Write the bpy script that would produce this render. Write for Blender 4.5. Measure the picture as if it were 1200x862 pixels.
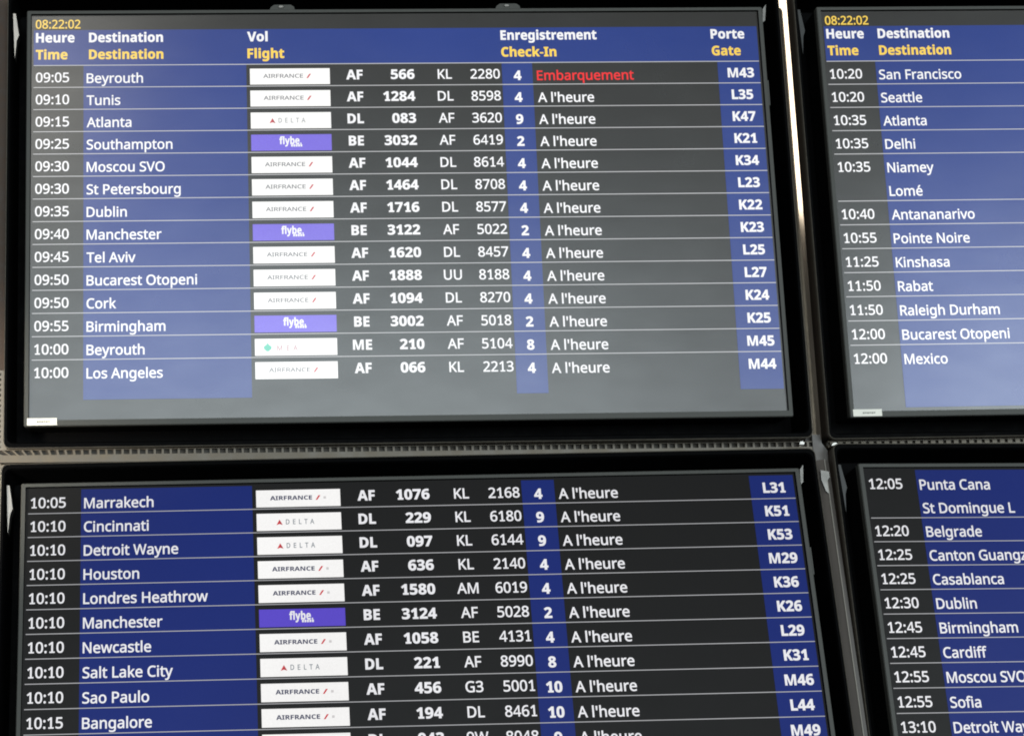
import bpy, math, random
from mathutils import Matrix, Vector

random.seed(7)
for o in list(bpy.data.objects):
    bpy.data.objects.remove(o)
scene = bpy.context.scene
COL = scene.collection

# ------------------------------------------------------------------ camera
cam_data = bpy.data.cameras.new('camera')
cam = bpy.data.objects.new('camera', cam_data)
COL.objects.link(cam)
cam.location = (0, 0, 1.6)
cam.rotation_euler = (math.radians(90 + 18), 0, 0)
cam_data.sensor_width = 36
cam_data.lens = 59.4
cam_data.shift_x = 0.2385
cam_data.shift_y = 0.0679
cam_data.clip_start = 0.05
cam_data.clip_end = 200
scene.camera = cam

# ------------------------------------------------------------------ world (dim indoor hall)
world = bpy.data.worlds.new('World')
scene.world = world
world.use_nodes = True
bg = world.node_tree.nodes['Background']
bg.inputs['Color'].default_value = (0.9, 0.95, 1.0, 1)
bg.inputs['Strength'].default_value = 0.06

scene.view_settings.view_transform = 'Standard'
scene.view_settings.look = 'None'
scene.view_settings.exposure = 0
scene.view_settings.gamma = 1
scene.view_settings.use_curve_mapping = False
scene.cycles.max_bounces = 6
scene.cycles.filter_width = 1.9      # a phone lens is a little soft


def area_lamp(name, loc, aim, w, h, power, color):
    d = bpy.data.lights.new(name, 'AREA')
    d.shape = 'RECTANGLE'
    d.size, d.size_y, d.energy, d.color = w, h, power, color
    o = bpy.data.objects.new(name, d)
    o.location = loc
    o.rotation_euler = (Vector(aim) - Vector(loc)).to_track_quat('-Z', 'Y').to_euler()
    COL.objects.link(o)
    return o


# the hall's tall window wall behind the viewer, which the upper screens mirror
area_lamp('window_light', (0.6, -6.0, 2.05), (0.6, 2.4, 2.1), 5.0, 3.2, 470, (0.86, 0.975, 1.02))
area_lamp('window_light', (6.4, -6.0, 2.05), (0.9, 2.4, 2.1), 4.0, 3.2, 560, (0.86, 0.975, 1.02))
# added warm spot, out of view, that brightens the slotted rail's left end
sd = bpy.data.lights.new('rail_fill_light', 'SPOT')
sd.energy, sd.color, sd.spot_size, sd.spot_blend, sd.shadow_soft_size = 30, (1.0, 0.90, 0.76), math.radians(48), 1.0, 0.04
so = bpy.data.objects.new('rail_fill_light', sd)
so.location = (-0.72, 1.72, 2.18)
so.rotation_euler = (Vector((-0.38, 2.2, 2.285)) - so.location).to_track_quat('-Z', 'Y').to_euler()
COL.objects.link(so)

# ------------------------------------------------------------------ the frames of the four displays
H = 0.573                     # height of the lit picture in metres
W = H * 16 / 9
# x axis, y axis (up), z axis (towards the viewer), origin at the bottom middle of the lit picture
FR = {"A": [[0.9994, 0.02637, 0.02266], [-0.01906, -0.12955, 0.99139], [0.02908, -0.99122, -0.12896], [0.192, 2.14458, 2.32854]], "B": [[0.99901, 0.03406, 0.02878], [-0.02362, -0.14333, 0.98939], [0.03783, -0.98909, -0.14239], [1.30332, 2.18432, 2.35653]], "C": [[0.99951, 0.01743, 0.02616], [-0.02654, 0.02201, 0.99941], [0.01685, -0.99961, 0.02246], [0.20685, 2.13489, 1.66458]], "D": [[0.99721, 0.07008, 0.02581], [-0.02438, -0.02113, 0.99948], [0.07059, -0.99732, -0.01936], [1.32304, 2.22459, 1.70378]]}


def frame(key):
    x, y, z, o = (Vector(v) for v in FR[key])
    m = Matrix((x, y, z)).transposed().to_4x4()
    m.translation = o
    return m


def P(u, v, z=0.0):
    """panel coordinates (u right, v down, in picture heights) to metres in the display's own frame"""
    return ((u - 16 / 18) * H, (1 - v) * H, z)


# added unseen lamp, placed so its reflection makes the post's white streak
def streak_lamp():
    m = frame('A')
    eye = Vector(cam.location)
    n = (m.to_3x3() @ Vector((math.sin(math.radians(POST_YAW)), 0, math.cos(math.radians(POST_YAW))))).normalized()
    pts = []
    for v in (-0.10, 0.50):
        p = m @ Vector(P(1.865, v, -0.030))
        d = (p - eye).normalized()
        pts.append((p, d - 2 * d.dot(n) * n))
    (p0, r0), (p1, r1) = pts
    D = 3.2
    a, b = p0 + r0 * D, p1 + r1 * D
    up = (a - b)
    centre = b + up * 0.5
    area_lamp('streak_light', centre, p0, 0.50, up.length, 28 * 0.50 * up.length, (1.0, 0.97, 0.9))


POST_YAW = -24.0
streak_lamp()


# ------------------------------------------------------------------ materials
def nodes_of(name):
    m = bpy.data.materials.new(name)
    m.use_nodes = True
    nt = m.node_tree
    return m, nt, nt.nodes['Principled BSDF']


def noise(nt, scale, detail=4, stretch=(1, 1, 1)):
    tc = nt.nodes.new('ShaderNodeTexCoord')
    mp = nt.nodes.new('ShaderNodeMapping')
    mp.inputs['Scale'].default_value = stretch
    nz = nt.nodes.new('ShaderNodeTexNoise')
    nz.inputs['Scale'].default_value = scale
    nz.inputs['Detail'].default_value = detail
    nt.links.new(tc.outputs['Object'], mp.inputs['Vector'])
    nt.links.new(mp.outputs['Vector'], nz.inputs['Vector'])
    return nz


def ramp(nt, src, a, b, lo=0.3, hi=0.7):
    mr = nt.nodes.new('ShaderNodeMapRange')
    mr.inputs['From Min'].default_value = lo
    mr.inputs['From Max'].default_value = hi
    mr.inputs['To Min'].default_value = a
    mr.inputs['To Max'].default_value = b
    nt.links.new(src, mr.inputs['Value'])
    return mr.outputs['Result']


def surface(name, color, rough, metallic=0.0, spec=0.5, nscale=30, nvar=0.15, bump=0.0, stretch=(1, 1, 1), rvar=0.15):
    m, nt, b = nodes_of(name)
    nz = noise(nt, nscale, stretch=stretch)
    mix = nt.nodes.new('ShaderNodeMixRGB')
    mix.inputs['Color1'].default_value = (*[c * (1 - nvar) for c in color], 1)
    mix.inputs['Color2'].default_value = (*[min(1, c * (1 + nvar)) for c in color], 1)
    nt.links.new(ramp(nt, nz.outputs['Fac'], 0, 1), mix.inputs['Fac'])
    nt.links.new(mix.outputs['Color'], b.inputs['Base Color'])
    nt.links.new(ramp(nt, nz.outputs['Fac'], rough * (1 - rvar), min(1, rough * (1 + rvar))), b.inputs['Roughness'])
    b.inputs['Metallic'].default_value = metallic
    b.inputs['Specular IOR Level'].default_value = spec
    if bump:
        bp = nt.nodes.new('ShaderNodeBump')
        bp.inputs['Strength'].default_value = bump
        bp.inputs['Distance'].default_value = 0.002
        nt.links.new(nz.outputs['Fac'], bp.inputs['Height'])
        nt.links.new(bp.outputs['Normal'], b.inputs['Normal'])
    return m


GLOSS = {'A': (0.50, 0.27), 'C': (0.03, 0.30)}   # specular level and roughness of the two kinds of front film
_lit = {}


def lit(color, film):
    """a patch of the liquid crystal picture: it gives off its colour and sits behind the display's matt front film"""
    key = (color, film)
    if key in _lit:
        return _lit[key]
    m, nt, b = nodes_of('screen_colour')
    spec, rough = GLOSS[film]
    b.inputs['Base Color'].default_value = (0.006, 0.006, 0.006, 1)
    b.inputs['Specular IOR Level'].default_value = spec
    nz = noise(nt, 9, 5)
    nt.links.new(ramp(nt, nz.outputs['Fac'], rough * 0.98, rough * 1.02), b.inputs['Roughness'])
    fine = noise(nt, 700, 2)
    mul = nt.nodes.new('ShaderNodeMixRGB')
    mul.blend_type = 'MULTIPLY'
    mul.inputs['Fac'].default_value = 1
    mul.inputs['Color1'].default_value = (*color, 1)
    nt.links.new(ramp(nt, fine.outputs['Fac'], 0.96, 1.04), mul.inputs['Color2'])
    # the backlight is a little uneven and the front film is smeared
    broad = noise(nt, 2.6, 1)
    mul2 = nt.nodes.new('ShaderNodeMixRGB')
    mul2.blend_type = 'MULTIPLY'
    mul2.inputs['Fac'].default_value = 1
    nt.links.new(mul.outputs['Color'], mul2.inputs['Color1'])
    nt.links.new(ramp(nt, broad.outputs['Fac'], 0.93, 1.07), mul2.inputs['Color2'])
    smear = noise(nt, 14, 6, stretch=(1, 2.2, 1))
    nt.links.new(ramp(nt, smear.outputs['Fac'], spec * 0.93, spec * 1.07), b.inputs['Specular IOR Level'])
    nt.links.new(mul2.outputs['Color'], b.inputs['Emission Color'])
    b.inputs['Emission Strength'].default_value = 1
    _lit[key] = m
    return m


M_TRAY = surface('black_tray_plastic', (0.0012, 0.0012, 0.0013), 0.6, spec=0.02, nscale=60)
M_TRAYWALL = surface('black_tray_wall', (0.0015, 0.0015, 0.0016), 0.45, spec=0.03, nscale=60)
M_TRAYSIDE = surface('bronze_tray_side', (0.050, 0.039, 0.031), 0.4, spec=0.3, nscale=30, stretch=(1, 1, 8))
M_BEZEL = surface('grey_bezel_plastic', (0.052, 0.052, 0.047), 0.5, spec=0.12, nscale=250, nvar=0.08, bump=0.05)
M_BODY = surface('black_monitor_back', (0.003, 0.003, 0.003), 0.5, spec=0.1)
M_TRIM = surface('bronze_trim_metal', (0.12, 0.107, 0.087), 0.5, metallic=0.3, nscale=40, stretch=(1, 6, 1))
M_CLIP_GLINT = surface('polished_clip_glint_metal', (0.22, 0.21, 0.195), 0.36, metallic=0.9, nscale=40)
M_DULL = surface('dull_glint_metal', (0.02, 0.02, 0.019), 0.4, spec=0.3, nscale=40)  # grey of the dim reflection in the right-hand trays
M_POST = surface('polished_post_metal', (0.30, 0.25, 0.195), 0.08, metallic=0.9, nscale=30, stretch=(4, 0.5, 4))
M_POSTDARK = surface('brown_post_paint', (0.040, 0.032, 0.026), 0.4, spec=0.3, nscale=30, stretch=(4, 0.5, 4))
M_RAIL = surface('cream_rail_metal', (0.080, 0.063, 0.041), 0.55, metallic=0.1, nscale=50, nvar=0.2)
M_RAILBACK = surface('dark_slot_backing', (0.030, 0.025, 0.019), 0.6, spec=0.2)
M_WALL = surface('brown_wall', (0.050, 0.031, 0.020), 0.6, spec=0.3, nscale=60, nvar=0.3, bump=0.2)
M_PANEL = surface('cream_panel_metal', (0.13, 0.115, 0.09), 0.5, nscale=60, nvar=0.1)
M_DARK = surface('dark_backing', (0.02, 0.017, 0.015), 0.7, spec=0.1)
M_STICKER = surface('white_sticker_paper', (0.62, 0.60, 0.53), 0.6, spec=0.2, nscale=80, nvar=0.04)
M_STICKINK = surface('sticker_ink', (0.12, 0.115, 0.10), 0.6)
M_LENS = surface('dark_lock_hole', (0.02, 0.02, 0.02), 0.2)


# ------------------------------------------------------------------ mesh helpers
class Mesh:
    def __init__(self):
        self.v, self.f, self.m = [], [], []

    def poly(self, pts, mi=0):
        k = len(self.v)
        self.v += [tuple(p) for p in pts]
        self.f.append(list(range(k, k + len(pts))))
        self.m.append(mi)

    def rect(self, u0, v0, u1, v1, z, mi=0):
        self.poly([P(u0, v1, z), P(u1, v1, z), P(u1, v0, z), P(u0, v0, z)], mi)

    def box(self, u0, v0, u1, v1, z0, z1, mi=0, lean=0.0):
        a = [P(u0, v1, z0), P(u1, v1, z0), P(u1 + lean, v0, z0), P(u0 + lean, v0, z0)]
        b = [P(u0, v1, z1), P(u1, v1, z1), P(u1 + lean, v0, z1), P(u0 + lean, v0, z1)]
        self.prism(a, b, mi)

    def prism(self, a, b, mi=0):
        """closed solid between outline a (back) and b (front), both counter-clockwise seen from the front"""
        n, k = len(a), len(self.v)
        self.v += [tuple(p) for p in a] + [tuple(p) for p in b]
        self.f.append(list(range(k + n - 1, k - 1, -1)))
        self.f.append(list(range(k + n, k + 2 * n)))
        self.m += [mi, mi]
        for i in range(n):
            j = (i + 1) % n
            self.f.append([k + i, k + j, k + n + j, k + n + i])
            self.m.append(mi)

    def loops(self, rings, mi=0, mats=None, closed=True):
        """skin a row of equally long rings"""
        n, k = len(rings[0]), len(self.v)
        for r in rings:
            self.v += [tuple(p) for p in r]
        for q in range(len(rings) - 1):
            for i in range(n):
                j = (i + 1) % n
                a, b = k + q * n, k + (q + 1) * n
                self.f.append([a + i, a + j, b + j, b + i])
                self.m.append(mats[q] if mats else mi)

    def add(self, name, mats, parent=None, matrix=None, smooth=False):
        me = bpy.data.meshes.new(name)
        me.from_pydata(self.v, [], self.f)
        for m in mats if isinstance(mats, (list, tuple)) else [mats]:
            me.materials.append(m)
        me.polygons.foreach_set('material_index', self.m)
        if smooth:
            me.polygons.foreach_set('use_smooth', [True] * len(self.f))
        me.update()
        return link(name, me, parent, matrix)


def link(name, me, parent=None, matrix=None):
    o = bpy.data.objects.new(name, me)
    COL.objects.link(o)
    if parent:
        o.parent = parent
    if matrix:
        o.matrix_world = matrix
    return o


def tag(o, label=None, category=None, group=None, kind=None):
    for k, v in (('label', label), ('category', category), ('group', group), ('kind', kind)):
        if v:
            o[k] = v
    return o


def ring(u0, v0, u1, v1, z, r, n=5):
    """rounded rectangle outline, counter-clockwise seen from the front"""
    pts = []
    for cu, cv, a0 in ((u1 - r, v0 + r, 0), (u0 + r, v0 + r, 90), (u0 + r, v1 - r, 180), (u1 - r, v1 - r, 270)):
        for k in range(n + 1):
            a = math.radians(a0 + 90 * k / n)
            pts.append(P(cu + r * math.cos(a), cv - r * math.sin(a), z))
    return pts


# ------------------------------------------------------------------ lettering: outlines of a humanist sans, 1000 units to the em
REG = {
'A':'639;0,0 279,717 360,717 638,0 545,0 459,221 176,221 91,0|206,301 432,301 352,517 342,546 328,589 318,624 302,563 287,517',
'B':'650;97,0 97,714 301,714 383,710 451,696 504,674 542,642 564,596 572,537 568,497 556,463 537,432 510,408 477,390 436,379 436,374 479,364 517,348 550,325 575,294 587,268 594,238 596,203 589,143 566,93 529,53 480,24 419,6 348,0|187,410 319,410 374,413 416,423 445,439 464,462 475,491 479,527 474,563 461,591 437,611 404,626 360,634 305,637 187,637|187,76 331,76 388,80 432,92 463,113 484,140 496,173 500,210 496,245 483,275 461,300 429,320 383,331 324,335 187,335',
'C':'632;389,-10 320,-5 260,10 207,35 162,69 126,112 97,163 77,222 65,287 61,358 65,427 79,491 101,548 131,599 170,642 217,677 272,703 334,719 404,724 476,719 542,705 601,682 565,606 491,633 449,642 403,645 332,636 271,611 222,568 185,510 163,440 156,357 163,274 183,204 217,146 265,103 327,78 402,69 491,77 573,97 573,19 490,-3',
'D':'730;97,0 97,714 317,714 386,710 448,696 504,674 553,643 593,604 626,556 650,501 664,436 669,364 658,253 625,162 570,91 496,41 405,10 296,0|187,77 284,77 445,109 542,203 574,361 566,448 543,518 504,570 450,607 384,630 304,637 187,637',
'E':'556;97,0 97,714 496,714 496,635 187,635 187,412 478,412 478,334 187,334 187,79 496,79 496,0',
'F':'519;97,0 97,714 496,714 496,635 187,635 187,382 477,382 477,303 187,303 187,0',
'G':'728;403,-10 333,-5 271,10 216,34 169,68 131,111 101,161 79,220 65,285 61,357 66,428 81,493 105,551 139,602 181,644 231,678 290,704 357,719 431,724 470,723 508,719 545,713 579,705 612,694 644,682 610,604 524,633 492,640 460,644 426,645 347,636 280,611 226,568 187,510 163,440 155,357 158,302 167,252 182,206 204,166 233,132 269,105 312,84 364,72 424,68 504,73 564,85 564,297 407,297 407,377 654,377 654,27 615,15 576,6 537,-1 496,-6 451,-9',
'H':'741;97,0 97,714 187,714 187,412 553,412 553,714 643,714 643,0 553,0 553,333 187,333 187,0',
'I':'339;40,0 40,52 124,71 124,642 40,662 40,714 298,714 298,662 214,642 214,71 298,52 298,0',
'J':'273;-4,-190 -46,-186 -78,-177 -78,-101 -44,-108 -6,-111 18,-108 41,-101 62,-87 78,-66 88,-36 92,4 92,714 182,714 182,11 176,-52 159,-102 131,-141 93,-168 48,-185',
'K':'619;97,0 97,714 187,714 187,362 248,430 310,498 503,714 608,714 325,403 619,0 513,0 260,341 187,277 187,0',
'L':'524;97,0 97,714 187,714 187,80 499,80 499,0',
'M':'907;97,0 97,714 230,714 450,129 454,129 678,714 810,714 810,0 721,0 721,439 723,542 728,625 724,625 486,0 412,0 177,626 173,626 178,542 180,433 180,0',
'N':'760;97,0 97,714 201,714 582,123 586,123 583,171 580,241 579,311 579,714 663,714 663,0 558,0 176,593 172,593 177,506 180,399 180,0',
'O':'781;391,-10 321,-5 260,10 206,36 162,71 125,114 97,165 77,223 65,288 61,359 65,429 77,493 97,551 125,602 162,644 206,679 260,705 322,720 392,725 460,720 520,705 572,679 617,645 654,602 682,551 703,493 716,429 720,358 716,287 703,223 682,164 654,114 617,71 572,36 519,10 459,-5|391,68 465,77 524,102 569,145 600,204 619,274 625,358 619,442 600,512 569,569 524,612 465,637 392,646 318,638 259,612 213,569 182,512 162,442 156,358 162,274 181,204 213,145 258,102 317,77',
'P':'605;97,0 97,714 286,714 371,708 439,690 490,659 526,617 547,566 554,504 551,465 542,429 527,393 506,361 476,334 439,310 392,292 335,282 269,278 187,278 187,0|187,355 259,355 321,359 372,370 411,388 439,415 455,452 461,500 456,542 441,576 417,603 382,622 336,633 278,637 187,637',
'Q':'781;554,-170 416,-9 401,-10 391,-10 321,-5 260,10 206,36 162,71 125,114 97,165 77,223 65,288 61,359 65,429 77,493 97,551 125,602 162,644 206,679 260,705 322,720 392,725 460,720 520,705 572,679 617,645 654,602 682,551 703,493 716,429 720,358 714,275 697,201 667,135 627,80 575,38 512,8 683,-170|391,68 465,77 524,102 569,145 600,204 619,274 625,358 619,442 600,512 569,569 524,612 465,637 392,646 318,638 259,612 213,569 182,512 162,442 156,358 162,274 181,204 213,145 258,102 317,77',
'R':'622;97,0 97,714 294,714 375,708 440,692 490,663 526,624 547,573 554,511 552,475 545,443 533,416 509,382 479,355 446,335 411,320 607,0 502,0 329,295 187,295 187,0|187,371 294,371 347,375 389,386 421,406 443,432 457,466 461,507 456,549 442,582 419,606 386,623 343,633 289,636 187,636',
'S':'549;247,-10 208,-9 171,-6 136,-1 89,10 51,24 51,110 140,81 177,74 213,69 251,68 300,71 340,82 371,99 394,122 408,150 412,183 408,215 397,242 377,265 345,286 244,330 188,354 142,381 107,411 81,447 65,491 60,542 63,578 73,611 89,639 111,664 138,685 169,702 206,714 245,722 288,724 326,723 362,719 396,713 428,705 457,695 485,684 457,607 376,634 347,640 317,644 286,645 245,642 211,632 185,616 159,583 151,541 155,508 166,481 186,458 215,438 307,397 347,381 382,365 414,347 440,329 462,308 479,284 492,257 499,226 502,191 494,132 471,83 433,43 382,14 320,-4',
'T':'556;233,0 233,635 10,635 10,714 545,714 545,635 323,635 323,0',
'U':'731;362,-10 280,-2 213,22 159,62 121,116 98,180 90,254 90,714 180,714 180,251 185,197 201,152 226,116 263,89 310,73 367,68 426,74 473,91 507,119 532,157 546,201 551,252 551,714 640,714 640,252 637,204 627,160 610,118 587,82 556,50 518,24 474,5 422,-6',
'V':'600;255,0 0,714 94,714 255,256 282,173 300,100 318,174 345,258 505,714 600,714 345,0',
'W':'930;201,0 12,714 106,714 217,278 238,189 251,108 266,193 289,283 415,714 508,714 639,280 663,189 678,108 692,189 713,279 823,714 917,714 727,0 636,0 497,468 481,526 468,577 461,609 450,553 427,465 292,0',
'X':'586;4,0 241,372 19,714 119,714 294,434 470,714 565,714 344,374 582,0 480,0 291,310 99,0',
'Y':'566;238,0 238,273 0,714 98,714 283,363 469,714 566,714 328,277 328,0',
'Z':'572;38,0 38,68 414,634 50,634 50,714 523,714 523,646 147,80 533,80 533,0',
'0':'572;285,-10 211,1 152,33 107,87 75,161 55,251 49,358 52,432 59,498 72,556 91,606 116,648 148,681 186,706 232,720 285,725 358,714 418,682 464,628 497,556 516,465 523,358 520,285 512,219 499,160 480,110 455,68 423,34 385,10 339,-5|285,65 333,73 371,97 399,137 419,194 430,268 434,358 430,447 419,520 399,577 371,618 333,642 285,650 236,642 198,618 170,577 152,520 141,447 137,358 141,268 152,195 170,138 198,97 236,73',
'1':'572;269,499 270,568 273,622 244,595 211,567 135,505 89,564 282,714 355,714 355,62 475,62 475,0 149,0 149,62 269,62',
'2':'572;48,0 48,73 235,262 326,358 349,386 367,413 382,440 393,468 399,498 401,529 397,565 385,595 366,618 340,635 310,646 275,649 242,647 211,641 183,631 157,617 130,601 103,581 56,640 85,662 118,682 152,699 190,713 231,721 275,724 337,718 390,702 433,673 465,636 485,589 491,534 488,497 481,463 468,429 451,397 429,365 404,333 308,231 159,84 159,80 520,80 520,0',
'3':'572;241,-10 205,-9 170,-6 137,-1 105,6 75,16 45,29 45,111 76,97 108,86 142,76 176,70 210,65 242,64 300,68 346,81 380,101 404,130 418,164 423,205 417,245 400,278 370,301 331,318 282,328 223,331 154,331 154,406 224,406 278,410 322,422 357,443 383,470 398,503 403,541 394,587 368,621 342,637 310,647 273,650 236,648 203,642 174,633 93,590 49,650 76,669 108,686 143,702 183,714 226,722 272,724 340,718 396,702 439,674 469,638 487,595 493,547 489,502 475,464 453,432 423,407 387,388 345,376 345,372 397,362 440,344 473,318 496,286 510,247 515,203 512,163 502,126 486,92 463,63 433,37 396,17 352,2 300,-7',
'4':'572;363,0 363,162 21,162 21,237 357,718 448,718 448,241 552,241 552,162 448,162 448,0|107,241 363,241 363,466 364,554 368,624 364,624 344,583 321,546',
'5':'572;248,-10 212,-9 178,-6 144,0 100,12 63,29 63,112 89,98 118,87 150,77 184,71 217,66 249,65 298,69 341,82 376,103 403,132 420,171 425,219 420,262 406,298 382,326 348,347 302,360 246,364 182,359 124,349 80,377 107,714 465,714 465,634 182,634 165,427 211,434 275,438 343,432 402,414 450,383 486,341 508,290 515,228 507,159 484,101 444,53 391,18 326,-3',
'6':'572;298,-10 254,-6 213,5 175,24 141,51 112,85 87,128 69,179 59,238 55,305 57,356 61,407 68,456 80,505 96,550 117,591 144,629 178,661 217,688 264,708 319,720 382,724 428,722 470,715 470,640 429,649 384,652 341,649 302,642 269,629 241,612 216,591 197,566 180,538 168,507 158,474 151,439 146,402 143,363 149,363 176,395 213,423 243,436 278,444 318,447 376,441 426,422 468,390 500,348 519,294 525,230 518,161 498,102 463,54 418,18 363,-3|297,64 336,69 370,82 399,105 421,136 434,178 438,230 434,272 423,308 403,338 377,360 342,374 300,378 256,373 218,358 187,336 163,309 149,279 144,247 148,204 161,161 182,123 212,91 250,71',
'7':'572;136,0 429,634 44,634 44,714 523,714 523,646 233,0',
'8':'572;288,-10 217,-4 158,12 111,40 77,79 56,126 49,182 54,228 69,267 93,300 124,329 159,353 197,373 164,394 135,419 109,445 88,476 76,513 72,554 75,589 84,620 100,646 121,670 146,689 176,704 209,715 246,722 285,724 344,719 395,704 439,680 472,646 492,604 499,553 494,513 480,478 459,448 431,421 363,378 443,330 475,302 500,269 517,230 522,185 515,129 494,82 458,42 411,13 354,-4|289,412 322,428 351,445 376,465 396,488 408,517 412,550 403,594 377,626 351,641 320,650 284,653 249,650 219,641 193,626 167,594 158,550 162,516 175,488 196,465 223,445|286,60 331,64 368,75 398,94 419,120 432,150 436,184 431,217 418,246 395,270 365,293 328,313 286,331 270,337 230,317 196,296 169,272 150,246 139,216 135,181 139,148 151,119 172,94 201,75 239,64',
'9':'572;192,-10 145,-7 102,0 102,75 143,65 190,62 234,65 272,72 305,85 334,102 358,123 378,147 394,175 407,206 417,239 424,275 429,312 431,350 425,350 398,318 361,291 331,278 296,270 255,267 198,273 148,292 107,323 75,366 56,420 50,483 53,531 63,574 78,612 100,645 126,673 158,695 194,711 234,721 278,724 322,720 363,709 401,689 435,663 464,628 488,585 506,535 516,476 520,409 519,358 514,307 506,257 495,209 479,164 457,122 431,85 397,53 357,26 310,6 255,-6|274,336 319,341 357,355 388,378 411,405 426,435 431,467 427,510 414,552 393,590 363,622 338,638 310,647 278,650 239,645 205,632 176,609 155,577 141,535 137,484 141,441 152,405 170,375 197,354 231,340',
'a':'561;215,-10 169,-6 129,7 94,28 67,59 51,99 46,149 53,198 74,239 109,272 159,297 223,313 303,320 394,323 394,355 391,395 381,426 365,448 330,468 283,474 242,471 203,461 132,433 105,499 143,517 188,531 220,539 254,543 288,545 348,540 396,526 433,502 459,468 475,422 480,365 480,0 416,0 399,76 395,76 371,49 347,28 321,11 293,-1 257,-8|235,61 278,65 315,78 348,99 373,128 388,166 393,214 393,262 314,259 254,254 208,243 175,227 147,193 137,148 144,109 164,82 196,66',
'b':'615;339,-10 300,-7 265,0 236,13 200,38 173,68 166,68 148,0 85,0 85,760 173,760 173,575 171,511 168,465 173,465 200,496 236,522 265,535 300,542 339,545 401,537 455,514 499,475 533,422 553,352 560,268 553,184 533,114 499,60 454,21 401,-2|326,63 370,69 406,87 433,116 453,157 465,208 469,269 453,382 405,449 324,472 273,467 234,450 206,423 188,384 177,334 173,271 173,267 177,206 187,156 205,115 233,86 273,69',
'c':'480;300,-10 254,-7 212,3 173,19 139,42 110,72 86,109 69,153 59,205 55,265 59,327 70,381 88,426 113,464 142,494 177,517 217,533 260,543 306,546 385,537 447,517 420,444 364,461 304,469 216,446 164,379 146,266 150,206 163,157 184,117 214,89 252,72 299,66 340,68 376,75 438,97 438,19 378,-2',
'd':'615;275,-10 213,-2 159,21 115,59 82,113 62,183 55,267 62,351 82,421 115,475 160,515 214,538 276,546 315,543 349,536 377,523 413,498 442,467 448,467 444,505 442,546 442,760 530,760 530,0 459,0 446,72 442,72 414,41 378,14 349,1 314,-7|289,63 340,68 380,84 408,109 428,146 439,193 443,250 443,266 439,328 428,379 410,419 382,449 341,467 288,473 245,467 209,448 181,416 162,375 150,324 146,265 150,206 162,156 181,116 209,87 245,69',
'e':'564;313,-10 264,-7 219,4 178,21 142,45 112,76 87,113 69,158 59,208 55,264 58,320 68,370 84,415 107,454 135,486 167,512 205,531 247,542 292,546 336,543 375,533 410,516 441,493 466,465 486,431 501,393 510,351 513,304 513,251 146,251 152,195 168,149 193,112 226,86 268,70 317,65 350,66 380,69 407,74 489,102 489,25 408,-1 380,-6 348,-9|148,321 421,321 417,363 407,400 390,431 365,455 332,469 291,474 252,469 219,456 191,433 170,403 156,366',
'f':'344;109,0 109,468 15,468 15,509 109,539 109,570 114,633 129,683 155,719 190,745 232,760 283,765 341,760 387,747 364,678 327,688 284,693 246,686 218,663 207,640 199,609 197,571 197,536 332,536 332,468 197,468 197,0',
'g':'615;290,-240 216,-236 152,-225 97,-206 97,-125 154,-148 220,-162 295,-167 338,-163 374,-149 403,-126 425,-96 439,-59 443,-16 443,5 444,39 446,71 442,71 400,26 344,-1 276,-10 212,-2 158,22 113,63 81,118 62,186 55,267 62,346 81,414 113,470 157,512 211,538 275,546 309,544 341,537 370,526 397,510 422,490 443,465 448,465 460,536 530,536 530,-9 523,-79 504,-137 471,-182 425,-214 365,-234|289,62 338,67 377,81 407,105 428,140 440,187 444,246 444,267 440,333 427,386 406,424 376,451 336,467 287,472 246,466 211,448 183,418 162,378 150,327 146,266 150,205 162,155 182,114 211,85 246,68',
'h':'618;85,0 85,760 173,760 173,537 168,462 174,462 193,487 217,508 244,524 275,536 307,543 341,545 401,540 450,524 488,498 515,461 532,411 537,349 537,0 450,0 450,343 437,415 397,458 330,472 276,466 235,450 206,421 188,383 177,335 173,277 173,0',
'i':'258;130,625 110,628 93,639 82,656 78,681 82,706 93,723 110,734 130,737 149,734 165,723 177,706 181,681 177,656 165,639 149,628|85,0 85,536 173,536 173,0',
'j':'258;130,625 110,628 93,639 82,656 78,681 82,706 93,723 110,734 130,737 149,734 165,723 177,706 181,681 177,656 165,639 149,628|22,-240 -22,-236 -55,-228 -55,-157 -24,-164 11,-167 40,-163 64,-149 80,-124 85,-83 85,536 173,536 173,-80 169,-126 157,-166 137,-197 108,-221 70,-235',
'k':'534;85,0 85,760 172,760 172,363 171,321 168,276 172,276 190,299 214,329 236,355 407,536 510,536 293,307 525,0 419,0 233,250 172,197 172,0',
'l':'258;85,0 85,760 173,760 173,0',
'm':'935;85,0 85,536 156,536 169,463 174,463 193,489 215,509 241,525 270,537 301,544 332,546 406,536 461,506 496,456 501,456 521,484 546,507 574,524 606,536 639,544 673,546 729,541 774,525 809,499 834,462 849,412 854,349 854,0 767,0 767,345 755,416 719,458 658,472 611,467 574,452 546,427 528,392 517,349 513,296 513,0 426,0 426,345 414,416 377,458 316,472 268,466 230,450 204,422 187,384 176,336 173,278 173,0',
'n':'618;85,0 85,536 156,536 169,463 174,463 194,489 218,509 246,525 277,537 310,544 343,546 402,541 450,525 488,499 515,462 532,412 537,349 537,0 450,0 450,343 437,415 397,458 330,472 277,466 236,450 207,422 188,384 177,336 173,278 173,0',
'o':'605;301,-10 255,-6 213,4 174,22 140,48 111,79 87,117 69,162 59,213 55,269 62,351 85,419 122,474 172,514 233,538 304,546 351,542 394,532 432,513 467,489 496,457 519,419 537,375 547,325 551,269 544,187 521,118 483,63 433,22 372,-2|303,63 352,69 392,88 422,118 443,160 456,210 460,269 456,328 443,377 422,418 392,448 352,466 302,472 252,466 213,448 183,418 162,377 150,328 146,269 150,210 163,160 183,118 213,88 253,69',
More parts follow.
